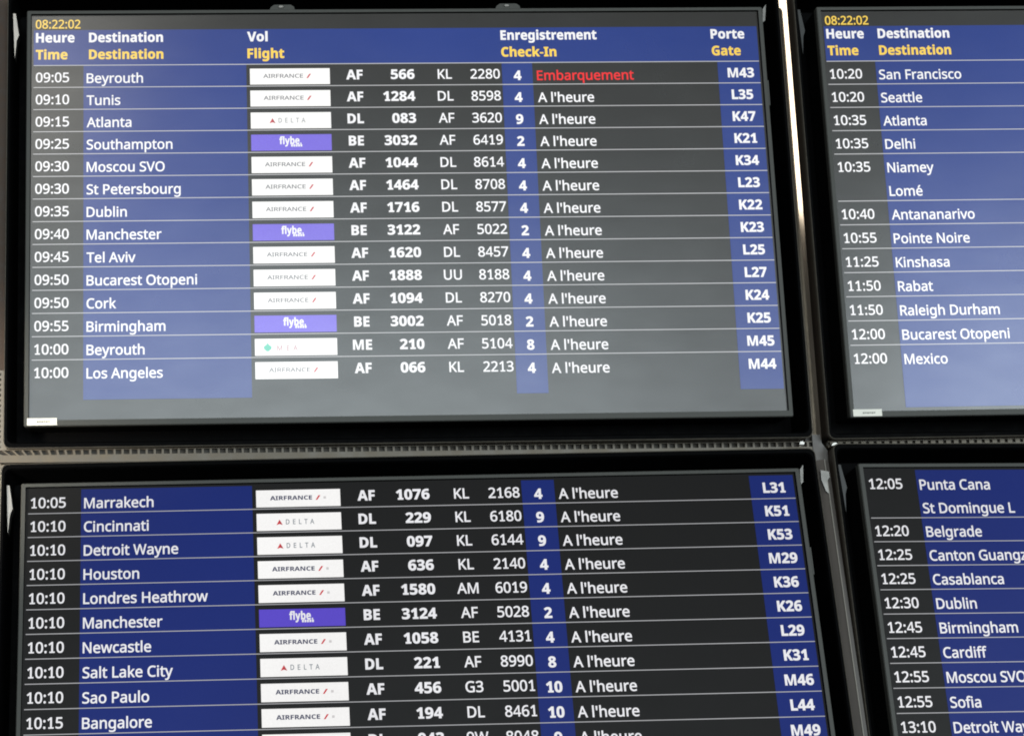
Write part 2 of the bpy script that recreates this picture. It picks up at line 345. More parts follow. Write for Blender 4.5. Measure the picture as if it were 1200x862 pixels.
'p':'615;85,-240 85,536 157,536 169,463 173,463 201,495 236,522 265,535 300,543 340,546 402,538 455,515 499,477 533,423 553,354 560,269 553,185 533,116 499,61 455,22 401,-2 339,-10 300,-7 266,0 236,13 200,39 173,68 167,68 171,25 173,-20 173,-240|326,63 371,70 406,90 434,122 453,163 462,196 467,231 469,270 465,327 453,376 433,417 406,448 369,466 324,472 275,467 236,452 208,426 190,390 178,343 173,286 173,269 177,208 187,157 205,116 233,87 273,69',
'q':'615;442,-240 442,-11 443,31 447,72 441,72 414,41 377,14 348,1 313,-7 273,-10 212,-2 160,21 115,59 82,113 62,183 55,267 62,351 82,421 116,475 162,515 215,538 276,546 315,543 350,535 379,522 415,495 443,463 447,463 460,536 530,536 530,-240|290,63 340,68 379,83 407,109 427,144 439,191 443,248 443,266 439,329 428,380 409,420 380,450 340,467 288,473 244,467 208,448 181,416 162,375 150,324 146,265 150,206 162,157 181,116 209,87 246,69',
'r':'413;85,0 85,536 157,536 167,438 171,438 190,466 212,491 238,514 267,532 299,542 335,546 367,545 398,540 387,459 358,464 329,466 289,460 252,443 220,416 194,380 183,352 175,321 173,286 173,0',
's':'479;220,-10 184,-9 152,-6 123,-1 85,10 52,24 52,104 129,74 160,67 191,63 222,61 263,63 295,71 319,82 341,108 349,140 346,159 338,176 323,192 298,208 217,244 128,284 95,306 71,332 56,364 51,404 57,446 76,481 107,509 147,530 196,542 252,546 284,545 314,542 343,536 423,510 393,440 322,464 284,472 246,474 198,470 163,456 142,436 135,409 138,389 148,371 165,356 191,341 273,307 360,267 392,245 415,219 429,187 434,148 428,100 408,61 376,30 333,8 281,-6',
't':'361;249,-10 209,-6 171,4 139,24 114,55 102,82 94,116 92,156 92,468 16,468 16,510 93,545 128,659 180,659 180,536 335,536 335,468 180,468 180,158 186,115 203,85 230,68 264,62 305,66 339,73 339,6 299,-5',
'u':'618;274,-10 215,-5 166,11 128,36 101,74 84,123 79,185 79,536 168,536 168,191 181,120 221,77 287,63 340,69 381,85 410,113 430,151 441,199 445,257 445,536 533,536 533,0 461,0 448,71 444,71 424,46 400,25 372,9 341,-1 308,-8',
'v':'508;203,0 0,536 94,536 208,220 225,171 241,119 251,78 255,78 266,120 283,172 300,220 414,536 508,536 304,0',
'w':'786;158,1 11,537 102,537 176,251 197,164 211,91 215,91 224,133 237,185 251,235 346,537 442,537 534,235 555,161 570,92 574,92 587,161 610,251 685,537 775,537 626,1 523,1 431,303 408,383 394,445 390,445 377,383 354,302 258,1',
'x':'529;18,0 212,274 27,536 127,536 265,334 402,536 501,536 316,274 511,0 411,0 265,214 117,0',
'y':'510;84,-240 42,-238 11,-232 11,-162 37,-166 70,-168 111,-161 144,-142 169,-112 189,-73 217,-2 1,536 95,536 211,231 238,154 256,85 260,85 278,150 306,232 415,536 510,536 279,-74 259,-121 234,-162 206,-195 173,-220 132,-235',
'z':'470;39,0 39,58 327,468 56,468 56,536 424,536 424,470 140,68 431,68 431,0',
':':'268;133,414 110,418 90,430 76,451 72,482 77,514 90,535 110,546 133,550 157,546 177,535 191,514 196,482 191,451 177,430 157,418|133,-14 110,-10 90,2 76,23 72,54 76,86 90,106 110,117 133,121 157,117 177,106 191,85 196,54 191,23 177,2 157,-10',
"'":'225;85,456 65,714 160,714 140,456',
'é':'564;313,-10 264,-7 219,4 178,21 142,45 112,76 87,113 69,158 59,208 55,264 58,320 68,370 84,415 107,454 135,486 167,512 205,531 247,542 292,546 336,543 375,533 410,516 441,493 466,465 486,431 501,393 510,351 513,304 513,251 146,251 152,195 168,149 193,112 226,86 268,70 317,65 350,66 380,69 407,74 489,102 489,25 408,-1 380,-6 348,-9|148,321 421,321 417,363 407,400 390,431 365,455 332,469 291,474 252,469 219,456 191,433 170,403 156,366|290,770 390,770 275,595 195,595',
'.':'268;133,-14 110,-10 90,2 76,23 72,54 76,86 90,106 110,117 133,121 157,117 177,106 191,85 196,54 191,23 177,2 157,-10',
'-':'322;40,229 40,307 282,307 282,229',
' ':'260;',
}
BOLD = {
'A':'690;0,0 252,717 437,717 690,0 527,0 475,170 215,170 163,0|253,297 439,297 386,463 374,506 358,559 345,606 331,556 315,500 304,463',
'B':'672;90,0 90,714 312,714 400,710 472,696 528,674 569,641 593,594 601,533 598,494 588,460 572,430 551,406 524,389 491,379 491,374 525,364 556,349 582,327 602,297 611,272 617,242 619,207 611,147 588,96 549,55 497,24 433,6 357,0|241,431 329,431 369,433 399,440 420,452 440,478 446,513 439,548 416,572 392,582 360,588 321,590 241,590|241,125 340,125 381,128 412,137 435,151 455,182 462,222 455,258 434,286 411,300 378,308 335,311 241,311',
'C':'637;379,-10 310,-5 249,10 197,35 154,70 119,113 92,163 73,222 62,286 58,356 62,425 75,489 97,547 127,598 165,642 210,677 264,703 325,719 393,724 428,722 464,718 499,710 535,700 569,688 602,674 553,551 472,584 432,594 393,598 340,591 295,569 260,533 234,484 219,425 214,355 219,285 233,226 256,178 291,144 336,123 393,116 437,118 480,126 575,154 575,27 544,15 513,6 482,-1 450,-6 416,-9',
'D':'740;90,0 90,714 314,714 385,710 450,696 508,674 559,643 602,604 636,556 662,501 677,436 682,364 671,253 636,162 579,91 502,41 406,10 292,0|241,125 306,125 428,151 501,229 525,360 519,432 502,490 473,534 433,565 383,584 322,590 241,590',
'E':'560;90,0 90,714 501,714 501,590 241,590 241,433 483,433 483,309 241,309 241,125 501,125 501,0',
'F':'549;90,0 90,714 499,714 499,590 239,590 239,406 481,406 481,282 239,282 239,0',
'G':'724;390,-10 292,0 210,32 144,84 96,156 68,248 58,358 63,429 77,494 101,552 135,603 177,645 228,679 287,704 355,719 431,724 469,723 506,719 543,712 579,703 612,692 643,680 593,559 518,587 475,595 430,598 388,595 350,585 315,568 286,545 261,517 240,483 226,445 217,402 214,355 216,310 222,269 233,231 248,198 268,169 293,146 323,130 359,119 400,116 455,119 496,126 496,275 361,275 361,401 644,401 644,31 527,1 485,-5 440,-9',
'H':'765;90,0 90,714 241,714 241,434 524,434 524,714 675,714 675,0 524,0 524,308 241,308 241,0',
'I':'389;32,0 32,86 119,126 119,588 32,628 32,714 357,714 357,628 270,588 270,126 357,86 357,0',
'K':'664;90,0 90,714 241,714 241,387 270,429 301,471 494,714 662,714 413,398 664,0 492,0 305,301 241,255 241,0',
'L':'565;90,0 90,714 241,714 241,125 531,125 531,0',
'M':'943;90,0 90,714 296,714 465,168 468,168 647,714 853,714 853,0 712,0 712,338 713,416 716,499 719,559 715,559 531,0 392,0 220,560 216,560 220,500 223,414 225,332 225,0',
'N':'813;90,0 90,714 281,714 591,179 594,179 589,278 587,376 587,714 723,714 723,0 531,0 220,540 216,540 222,438 225,336 225,0',
'P':'628;90,0 90,714 318,714 402,707 469,688 519,654 555,610 576,555 583,491 580,451 571,412 557,374 536,341 507,311 470,287 425,269 370,258 306,254 241,254 241,0|241,378 291,378 331,381 365,389 392,403 413,424 426,452 430,486 417,544 377,578 310,590 241,590',
'R':'660;90,0 90,714 298,714 387,708 459,690 513,661 552,620 575,566 583,500 578,454 564,414 543,381 515,352 484,329 450,311 660,0 492,0 322,274 241,274 241,0|241,397 290,397 335,400 371,408 398,422 422,453 430,496 421,540 395,568 368,580 332,588 287,590 241,590',
'T':'579;214,0 214,588 20,588 20,714 559,714 559,588 365,588 365,0',
'U':'756;375,-10 288,-2 216,22 159,62 118,116 93,180 85,254 85,714 236,714 236,277 240,224 252,183 272,153 300,133 336,121 379,117 424,121 460,134 486,156 505,187 516,228 520,278 520,714 671,714 671,252 667,204 657,160 638,118 613,82 581,50 540,24 493,5 438,-6',
'V':'650;242,0 0,714 153,714 287,289 298,248 314,186 325,132 335,186 351,248 362,289 497,714 650,714 407,0',
'0':'572;285,-10 207,1 144,33 96,87 63,161 43,251 36,357 39,431 47,497 60,555 79,605 106,647 139,681 180,705 228,720 285,725 363,714 426,682 474,628 508,555 528,464 535,357 532,284 524,218 510,160 491,110 465,68 431,34 391,10 342,-5|285,112 319,119 345,139 363,173 375,221 383,282 385,357 383,432 375,493 363,541 345,575 319,596 285,603 251,596 225,575 207,541 195,493 188,432 186,357 188,282 195,221 207,173 225,139 251,119',
'1':'572;262,413 263,481 266,555 244,533 214,506 132,440 59,531 289,714 413,714 413,100 508,100 508,0 167,0 167,100 262,100',
'2':'572;40,0 40,105 219,286 306,378 335,414 354,447 365,479 369,513 363,550 345,577 318,593 282,598 241,593 202,579 176,565 148,547 120,525 38,622 103,672 141,693 183,709 216,718 252,722 293,724 338,721 378,713 414,698 445,680 471,656 491,629 507,599 516,566 519,531 516,493 509,457 496,423 477,391 455,359 427,327 320,220 228,134 228,127 539,127 539,0',
'3':'572;244,-10 170,-6 101,7 38,29 38,157 69,143 101,131 134,122 167,115 198,111 228,110 277,113 314,122 341,138 366,172 374,217 370,245 359,267 338,285 306,298 278,304 243,308 202,309 148,309 148,425 203,425 244,426 277,431 303,437 333,452 350,471 360,495 363,521 357,555 339,580 308,597 261,602 228,600 199,594 172,584 109,550 39,654 69,673 101,690 137,704 178,715 222,722 272,724 340,719 398,704 447,679 482,646 504,604 511,554 506,508 491,469 466,436 435,410 398,390 357,376 357,373 410,363 453,345 488,321 512,290 527,252 532,208 529,168 518,131 501,97 478,66 446,40 407,18 361,3 307,-7',
'4':'572;322,0 322,148 17,148 17,253 330,714 469,714 469,265 555,265 555,148 469,148 469,0|150,265 322,265 322,386 323,442 325,504 328,541 324,541 305,502 281,463',
'5':'572;241,-10 204,-9 169,-6 135,0 104,8 75,17 49,29 49,159 75,147 105,136 138,126 172,119 205,114 236,113 277,116 311,125 338,140 358,162 370,191 374,226 358,286 310,322 231,334 173,328 123,318 63,350 90,714 477,714 477,586 222,586 209,446 245,453 300,456 342,453 380,445 416,431 448,412 474,387 496,358 513,323 523,284 526,239 518,167 494,106 454,56 398,20 327,-3',
'6':'572;296,-10 249,-6 205,5 164,23 127,50 96,84 70,126 51,177 39,236 35,303 36,344 39,385 44,425 52,464 62,502 75,538 92,573 113,605 138,633 168,659 202,681 241,698 286,712 337,719 393,722 442,720 489,715 489,594 447,601 403,604 348,601 302,592 265,576 236,555 214,529 197,497 186,462 178,423 174,381 180,381 204,413 238,440 265,453 297,461 335,464 393,457 443,438 484,405 515,360 533,305 539,238 532,166 510,106 473,56 425,19 366,-3|293,111 333,119 365,141 381,166 390,197 393,236 387,283 369,318 339,340 296,348 265,344 238,333 216,317 199,296 189,273 185,249 188,216 197,184 212,156 234,132 261,116',
'7':'572;111,0 379,587 27,587 27,714 539,714 539,619 269,0',
'8':'572;286,-10 212,-4 150,13 101,41 64,79 42,126 35,181 39,227 53,267 75,300 104,328 136,352 172,373 142,394 114,419 90,445 72,476 61,512 57,552 61,588 71,620 89,647 113,670 141,689 173,704 209,715 247,721 286,723 326,721 364,715 399,704 432,689 459,670 482,647 500,619 511,587 514,551 510,511 498,476 477,445 451,419 421,397 386,377 458,330 490,302 514,268 531,230 536,185 532,147 522,113 504,82 481,55 451,32 416,14 377,1 333,-7|286,440 318,458 346,478 366,505 372,540 366,571 347,594 320,608 285,613 251,608 223,594 205,571 199,540 205,506 225,480 253,458|284,101 333,107 368,125 389,153 396,189 392,214 380,236 340,273 292,304 279,311 250,296 225,279 204,260 182,228 175,190 182,154 202,126 237,107',
'9':'572;178,-10 129,-8 82,-3 82,118 124,111 168,108 223,111 269,121 305,136 335,158 358,184 374,215 385,250 393,289 397,331 391,331 367,299 335,272 309,259 275,251 233,248 176,255 128,274 87,307 56,352 38,407 32,474 39,546 61,606 97,656 146,693 205,715 275,722 322,718 366,707 407,688 444,662 475,628 501,585 520,535 532,476 536,409 535,368 532,328 527,287 519,248 509,210 496,173 478,139 458,108 432,78 403,53 369,31 329,13 285,0 234,-7|275,364 307,368 333,379 355,396 372,416 382,439 386,463 383,496 374,528 359,557 338,580 311,596 278,601 238,593 206,571 190,547 181,515 178,476 184,429 202,394 232,371',
'a':'604;211,-10 165,-5 125,9 90,32 63,66 47,109 42,163 49,216 69,259 103,291 150,315 211,330 286,337 381,340 381,364 375,401 358,427 332,442 296,447 256,444 218,435 142,407 93,508 123,522 156,534 190,544 227,551 264,556 302,557 370,552 426,536 470,509 503,472 522,424 529,364 529,0 425,0 396,74 392,74 368,47 344,26 318,10 289,-1 253,-8|267,99 311,106 348,127 373,162 381,208 381,253 323,251 280,247 247,239 223,225 202,197 195,162 200,133 215,113 238,103',
'b':'633;378,-10 341,-8 309,0 283,11 252,34 227,60 217,60 192,0 78,0 78,760 227,760 227,583 225,522 221,475 227,475 253,506 286,532 313,546 345,553 382,556 439,548 489,524 531,484 563,429 582,359 588,274 582,188 562,118 530,62 487,22 437,-2|336,111 377,122 409,153 424,186 433,227 436,276 433,325 424,365 408,396 376,427 334,437 285,428 252,401 239,373 231,336 227,291 227,275 230,226 237,186 250,153 270,130 299,116',
'c':'514;300,-10 225,-3 162,20 111,57 75,111 52,182 45,270 49,333 60,387 79,433 105,471 136,502 173,526 216,543 262,553 313,556 349,555 381,551 410,545 483,519 439,404 374,427 313,436 249,418 210,363 197,271 200,221 211,181 227,150 251,128 279,115 313,111 357,114 396,123 432,138 466,158 466,31 431,12 394,0 367,-6 336,-9',
'd':'633;251,-10 194,-2 145,22 103,61 71,117 51,187 45,272 51,358 71,428 103,484 146,524 196,548 255,556 292,553 324,546 352,533 386,507 412,476 417,476 410,522 406,585 406,760 555,760 555,0 441,0 412,71 406,71 380,40 347,13 320,0 288,-7|303,109 340,113 369,125 390,145 404,174 413,210 416,255 416,271 413,320 405,361 391,393 371,416 340,430 301,435 257,424 224,392 208,360 199,319 196,270 199,221 208,181 224,149 258,119',
'e':'591;325,-10 272,-7 224,4 180,20 141,44 108,75 81,113 61,158 49,210 45,269 49,329 59,383 77,428 102,467 132,499 168,524 209,542 254,552 303,556 373,549 433,527 482,491 519,442 541,381 548,308 548,236 196,236 201,197 214,164 234,137 260,117 293,105 332,101 366,102 398,106 428,111 457,120 487,131 517,144 517,29 490,17 462,7 432,0 401,-6 365,-9|199,335 408,335 401,381 382,417 350,442 304,450 265,443 232,422 216,400 205,371',
'f':'387;102,0 102,434 20,434 20,506 102,546 102,586 105,629 112,665 125,694 154,727 193,749 223,758 257,763 295,765 374,758 432,742 394,633 357,642 311,647 284,642 265,628 255,606 251,580 251,546 380,546 380,434 251,434 251,0',
'g':'633;282,-240 174,-233 142,-227 110,-219 78,-208 78,-89 147,-112 218,-126 291,-131 355,-117 393,-76 406,-7 406,4 407,39 410,71 406,71 386,45 364,24 339,9 312,-2 283,-8 251,-10 191,-2 141,23 99,65 69,121 51,190 45,272 51,355 70,424 101,481 143,523 194,548 255,556 317,547 370,520 413,476 417,476 429,546 555,546 555,-1 547,-73 524,-132 486,-179 433,-213 365,-233|304,107 339,111 367,121 388,139 404,167 413,204 416,253 416,271 413,324 404,366 389,397 367,418 338,431 302,435 244,417 209,362 197,270 209,179 245,125',
'h':'657;78,0 78,760 227,760 227,605 224,528 220,476 228,476 247,501 269,522 295,537 323,548 354,554 386,556 441,551 489,535 528,508 558,470 576,420 582,356 582,0 433,0 433,319 423,385 394,424 345,437 305,432 274,416 252,390 238,355 230,310 227,257 227,0',
'i':'305;153,614 122,618 95,630 78,652 72,687 78,722 95,744 122,756 153,760 184,756 210,744 228,722 234,687 228,652 210,630 184,618|78,0 78,546 227,546 227,0',
'k':'620;78,0 78,760 227,760 227,420 224,358 219,297 221,297 252,339 286,380 439,546 607,546 390,309 620,0 448,0 291,221 227,170 227,0',
'l':'305;78,0 78,760 227,760 227,0',
'm':'982;78,0 78,546 192,546 212,476 220,476 239,501 262,522 288,537 318,548 348,554 379,556 417,554 451,547 481,536 518,512 545,476 558,476 577,501 600,522 627,537 657,548 688,554 719,556 776,551 823,535 859,508 886,470 902,420 907,356 907,0 758,0 758,319 749,385 722,424 676,437 640,432 612,418 592,395 578,363 570,323 567,274 567,0 418,0 418,319 409,385 382,424 336,437 299,432 270,416 250,390 237,355 230,310 227,257 227,0',
'n':'657;78,0 78,546 192,546 212,476 220,476 239,501 263,522 291,537 322,548 355,554 388,556 443,551 490,535 529,508 558,470 576,420 582,356 582,0 433,0 433,319 431,355 424,385 412,407 385,430 345,437 304,432 273,416 252,390 238,355 230,310 227,257 227,0',
'o':'619;308,-10 259,-6 214,5 172,23 136,48 105,81 79,119 60,165 49,216 45,274 53,358 77,427 116,483 169,524 234,548 311,556 360,552 406,541 447,523 484,498 515,466 540,427 559,383 570,331 574,274 566,190 542,120 502,64 449,23 384,-2|310,110 346,115 374,128 395,151 410,184 419,224 422,274 419,324 410,364 395,395 374,418 345,432 309,436 273,432 245,418 223,395 209,364 200,324 197,274 200,224 209,184 223,151 245,128 274,115',
'p':'633;78,-240 78,546 199,546 220,475 227,475 253,506 286,532 313,545 345,553 382,556 439,548 489,524 531,484 563,429 582,359 588,274 581,189 562,118 529,62 486,22 436,-2 378,-10 341,-8 310,0 284,11 252,34 227,60 219,60 227,-20 227,-240|336,111 380,122 411,153 425,186 433,227 436,276 425,365 391,419 334,437 285,428 252,401 239,373 231,336 227,291 227,275 230,226 237,186 250,153 270,130 299,116',
'r':'454;78,0 78,546 191,546 213,454 220,454 238,481 260,505 286,526 315,543 348,553 383,556 409,555 433,552 422,412 401,415 378,417 341,414 305,403 273,386 248,360 232,325 227,278 227,0',
's':'497;226,-10 128,-2 87,7 46,22 46,145 141,112 174,105 204,100 231,99 269,102 293,112 307,127 312,146 304,171 272,196 194,232 110,275 81,299 61,327 49,362 45,404 52,450 71,488 104,518 148,539 200,552 261,556 294,555 327,552 358,546 389,538 421,527 453,513 408,406 332,434 296,443 259,446 209,437 193,410 201,386 234,364 307,332 388,292 418,269 440,241 454,206 459,162 453,111 433,68 400,34 355,10 297,-5',
't':'434;265,-10 219,-6 177,6 143,28 116,61 104,91 97,128 94,171 94,434 23,434 23,497 105,547 148,662 243,662 243,546 396,546 396,434 243,434 243,171 247,144 261,124 282,113 308,109 356,114 402,126 402,15 342,-2',
'u':'657;269,-10 214,-5 167,11 128,37 99,76 81,126 75,190 75,546 224,546 224,227 226,191 233,162 245,139 272,116 312,109 353,114 384,130 405,155 419,191 427,236 430,289 430,546 579,546 579,0 465,0 445,70 437,70 417,45 394,24 365,9 335,-2 302,-8',
'v':'569;208,0 0,546 156,546 261,235 275,177 282,123 286,123 290,159 297,197 308,235 413,546 569,546 361,0',
'y':'569;110,-240 66,-238 34,-232 34,-114 60,-118 93,-120 135,-113 167,-91 191,-60 208,-23 217,4 0,546 163,546 266,239 278,193 284,144 287,144 295,193 308,239 409,546 569,546 338,-70 314,-122 284,-164 247,-197 206,-221 160,-235',
'z':'488;27,0 27,88 280,432 42,432 42,546 449,546 449,449 203,114 458,114 458,0',
'.':'268;133,-14 110,-10 90,2 76,23 72,54 76,86 90,106 110,117 133,121 157,117 177,106 191,85 196,54 191,23 177,2 157,-10',
'-':'322;40,229 40,307 282,307 282,229',
':':'268;133,414 110,418 90,430 76,451 72,482 77,514 90,535 110,546 133,550 157,546 177,535 191,514 196,482 191,451 177,430 157,418|133,-14 110,-10 90,2 76,23 72,54 76,86 90,106 110,117 133,121 157,117 177,106 191,85 196,54 191,23 177,2 157,-10',
' ':'260;',
}
_glyph = {}


def embolden(pts, d):
    merged = []
    for p in pts:
        if merged and abs(p[0] - merged[-1][0]) + abs(p[1] - merged[-1][1]) < 0.0085:
            q = merged.pop()
            p = ((p[0] + q[0]) / 2, (p[1] + q[1]) / 2)
        merged.append(p)
    pts = merged
    out, n = [], len(pts)
    for i in range(n):
        a, b, c = pts[i - 1], pts[i], pts[(i + 1) % n]
        n1 = Vector((-(b[1] - a[1]), b[0] - a[0]))
        n2 = Vector((-(c[1] - b[1]), c[0] - b[0]))
        if n1.length < 1e-6 or n2.length < 1e-6:
            continue
        n1.normalize()
        n2.normalize()
        k = n1 + n2
        if k.length < 0.2:
            out.append(b)
            continue
        k.normalize()
        s = d / max(0.55, k.dot(n1))
        out.append((b[0] + GROW * k.x * s, b[1] + GROW * k.y * s))
    return out


def signed(pts):
    return sum(pts[i - 1][0] * pts[i][1] - pts[i][0] * pts[i - 1][1] for i in range(len(pts))) / 2


GROW = 1      # outer outlines run clockwise: their left side is outside


def glyph(ch, bold):
    key = (ch, bold)
    if key in _glyph:
        return _glyph[key]
    table = BOLD if bold and ch in BOLD else REG
    adv, body = table[ch].split(';')
    verts, faces = [], []
    parts = [[tuple(float(c) / 1000 for c in q.split(',')) for q in part.split()] for part in body.split('|')] if body else []
    for d in (0.017, 0.014, 0.011, 0.008, 0.005, 0.002, 0.0):
        if not parts:
            break
        outs = [embolden(p, d) for p in parts]
        want = abs(sum(signed(p) for p in outs))
        cu = bpy.data.curves.new('outline', 'CURVE')
        cu.dimensions = '2D'
        cu.fill_mode = 'FRONT'
        for pts in outs:
            sp = cu.splines.new('POLY')
            sp.points.add(len(pts) - 1)
            for p, q in zip(sp.points, pts):
                p.co = (q[0], q[1], 0, 1)
            sp.use_cyclic_u = True
        ob = bpy.data.objects.new('outline', cu)
        me = bpy.data.meshes.new_from_object(ob)
        verts = [(v.co.x, v.co.y) for v in me.vertices]
        faces, have = [], 0.0
        for p in me.polygons:
            q = list(p.vertices)
            if p.normal.z < 0:
                q.reverse()
            faces.append(q)
            have += p.area
        bpy.data.objects.remove(ob)
        bpy.data.curves.remove(cu)
        bpy.data.meshes.remove(me)
        if abs(have - want) < 0.012 * want:
            break
    _glyph[key] = (float(adv) / 1000, verts, faces)
    return _glyph[key]


def text_span(s, bold, track=0.0):
    x, lo, hi = 0.0, None, 0.0
    for ch in s:
        adv, vs, _ = glyph(ch, bold)
        if vs:
            xs = [p[0] for p in vs]
            if lo is None:
                lo = x + min(xs)
            hi = x + max(xs)
        x += adv + track
    return lo or 0.0, hi


def write(m, s, u, v, em, bold=False, align='l', width=None, z=0.0009, mi=0, track=0.0, slant=0.0, xs=1.0):
    """adds lettering: u is the left, right or middle of the ink, v its baseline; width fixes the ink width"""
    lo, hi = text_span(s, bold, track)
    sx = width / (hi - lo) if width else em * xs
    w = (hi - lo) * sx
    u0 = {'l': u, 'r': u - w, 'c': u - w / 2}[align] - lo * sx
    x = 0.0
    for ch in s:
        adv, vs, fs = glyph(ch, bold)
        k = len(m.v)
        m.v += [P(u0 + (x + a) * sx + b * em * slant, v - b * em, z) for a, b in vs]
        for q in fs:
            m.f.append([k + i for i in q])
            m.m.append(mi)
        x += adv + track


EM = 0.0334
WHITE_A, WHITE_C = (0.93, 0.93, 0.95), (0.82, 0.82, 0.85)
YELLOW = (1.0, 0.68, 0.09)
RED = (0.93, 0.018, 0.022)


# ------------------------------------------------------------------ one flight display
def make_display(key, label, film, rows, line0, pitch, header, bands, first_line=0, tabs=True, clips=True, sticker=True, base_bg=None):
    base_bg = (0.017, 0.0155, 0.013) if film == 'A' else (0.0080, 0.0077, 0.0077)
    root = bpy.data.objects.new('flight_display', None)
    COL.objects.link(root)
    root.matrix_world = frame(key)
    tag(root, label, 'monitor', 'flight displays mounted edge to edge')
    white = WHITE_A if film == 'A' else WHITE_C
    mw, my, mr_ = lit(white, film), lit(YELLOW, film), lit(RED, film)
    blue = lit((0.007, 0.032, 0.225) if film == 'A' else (0.006, 0.018, 0.155), film)
    line = lit(tuple(c * (0.60 if film == 'A' else 0.50) for c in white), film)
    o0, o1 = -0.061, 16 / 9 + 0.061
    # tray: outer wall, lip, sloping inner wall, floor
    t = Mesh()
    t.loops([ring(o0, -0.0645, o1, 1.0645, -0.075, 0.016), ring(o0, -0.0645, o1, 1.0645, -0.009, 0.016),
             ring(o0 + .002, -0.0625, o1 - .002, 1.0625, -0.006, 0.015), ring(o0 + .007, -0.054, o1 - .007, 1.054, -0.006, 0.016),
             ring(o0 + .010, -0.051, o1 - .010, 1.051, -0.009, 0.014), ring(o0 + .020, -0.041, o1 - .020, 1.041, -0.055, 0.010)],
            mats=[2, 0, 0, 1, 1])
    t.poly(ring(o0 + .020, -0.041, o1 - .020, 1.041, -0.055, 0.010), 0)
    t.poly(list(reversed(ring(o0, -0.0645, o1, 1.0645, -0.075, 0.016))), 0)
    t.add('tray', [M_TRAY, M_TRAYWALL, M_TRAYSIDE], root)
    tr = Mesh()
    tr.loops([ring(o0 - .0006, -0.0651, o1 + .0006, 1.0651, -0.012, 0.0165), ring(o0 - .0006, -0.0651, o1 + .0006, 1.0651, -0.0062, 0.0165),
              ring(o0 + .0004, -0.0641, o1 - .0004, 1.0641, -0.0050, 0.0157), ring(o0 + .0014, -0.0631, o1 - .0014, 1.0631, -0.0056, 0.0150)])
    tr.add('edge_trim', M_TRIM, root)
    # monitor body and bezel
    b = Mesh()
    b0, b1, c0, c1 = -0.0125, 16 / 9 + 0.0125, -0.0110, 1.0165
    b.loops([ring(b0 + .004, c0 + .004, b1 - .004, c1 - .004, -0.054, 0.004), ring(b0 + .001, c0 + .001, b1 - .001, c1 - .001, -0.006, 0.004)])
    b.add('monitor_body', M_BODY, root)
    b = Mesh()
    b.loops([ring(b0, c0, b1, c1, -0.006, 0.004), ring(b0, c0, b1, c1, 0.0026, 0.004), ring(b0 + .0018, c0 + .0018, b1 - .0018, c1 - .0018, 0.0040, 0.003),
             ring(-0.0022, -0.0020, 16 / 9 + 0.0022, 1.0022, 0.0040, 0.0008), ring(-0.0008, -0.0008, 16 / 9 + 0.0008, 1.0008, -0.0012, 0.0004)],
            mats=[0, 0, 0, 1])
    b.add('bezel', [M_BEZEL, M_BODY], root)
    # lit picture
    s = Mesh()
    s.rect(-0.0010, -0.0010, 16 / 9 + 0.0010, 1.0010, 0.0)
    scr = s.add('screen', lit(base_bg, film), root)

    def part(name, m, mats, lab=None):
        o = m.add(name, mats, scr)
        if lab:
            o['label'] = lab
        return o
    for u0, v0, u1, v1 in bands:
        m = Mesh()
        m.rect(u0, v0, u1, v1, 0.0003)
        part('column_band', m, blue)
    if header:
        m = Mesh()
        m.rect(0.0040, 0.0376, 1.7745, line0, 0.00045)
        part('header_band', m, blue)
        m = Mesh()
        write(m, '08:22:02', 0.0085, 0.0335, 0.0305, width=0.1085)
        part('clock_text', m, my)
        heads = [('Heure', 'Time', .0092, .0935, .0765), ('Destination', 'Destination', .1374, .1795, .1800),
                 ('Vol', 'Flight', .5212, .0500, .0895), ('Enregistrement', 'Check-In', 1.1407, .2365, .1355), ('Porte', 'Gate', 1.6592, .0835, .0717)]
        for fr_, en, u, w1, w2 in heads:
            m = Mesh()
            write(m, fr_, u, 0.0692, EM, True, width=w1)
            write(m, en, u, 0.1127, EM, True, width=w2, mi=1)
            part('heading_text', m, [mw, my])
    for li in range(first_line, 40):
        v = line0 + li * pitch
        if v > 0.97 or (rows['lines'] is not None and li not in rows['lines']):
            continue
        m = Mesh()
        m.rect(0.0042, v - 0.00095, 1.7743, v + 0.00095, 0.0006)
        part('row_line', m, line)
    for li, (time, dest, logo, c1, n1, c2, n2, chk, status, gate) in rows['rows']:
        v = line0 + li * pitch
        dy = (pitch - 0.0561) * 0.6

        def cell(name, *a, mat=mw, lab=None, **k):
            m = Mesh()
            write(m, *a, **k)
            part(name, m, mat, lab)
        if time:
            cell('time_text', time, 0.0096, v + 0.0427 + dy, EM, width=0.0803)
        if dest:
            cell('destination_text', dest, 0.1318, v + 0.0453 + dy, EM, xs=DEST_XS)
        if c1:
            cell('carrier_text', c1, 0.7800, v + 0.0403 + dy, EM, bold=True, align='c', xs=0.98)
            cell('flight_number', n1, 0.9265, v + 0.0400 + dy, EM, bold=True, align='r', xs=1.04)
            cell('partner_text', c2, 1.0003, v + 0.0403 + dy, EM, align='c', xs=0.98)
            cell('partner_number', n2, 1.1350, v + 0.0405 + dy, EM, align='r', xs=0.97)
            cell('check_in_number', chk, 1.1780, v + 0.0448 + dy, EM, bold=True, align='c', xs=1.0)
            if status == 'Embarquement':
                cell('status_text', status, 1.2254, v + 0.0455 + dy, EM, mat=mr_, lab='red lettering reading Embarquement', width=0.2375)
            else:
                cell('status_text', status, 1.2250, v + 0.0458 + dy, EM, width=0.1375)
            cell('gate_text', gate, 1.7272, v + 0.0416 + dy, EM, bold=True, align='c', xs=0.98)
        if logo:
            logo_plate(part, logo, v + dy, film, white)
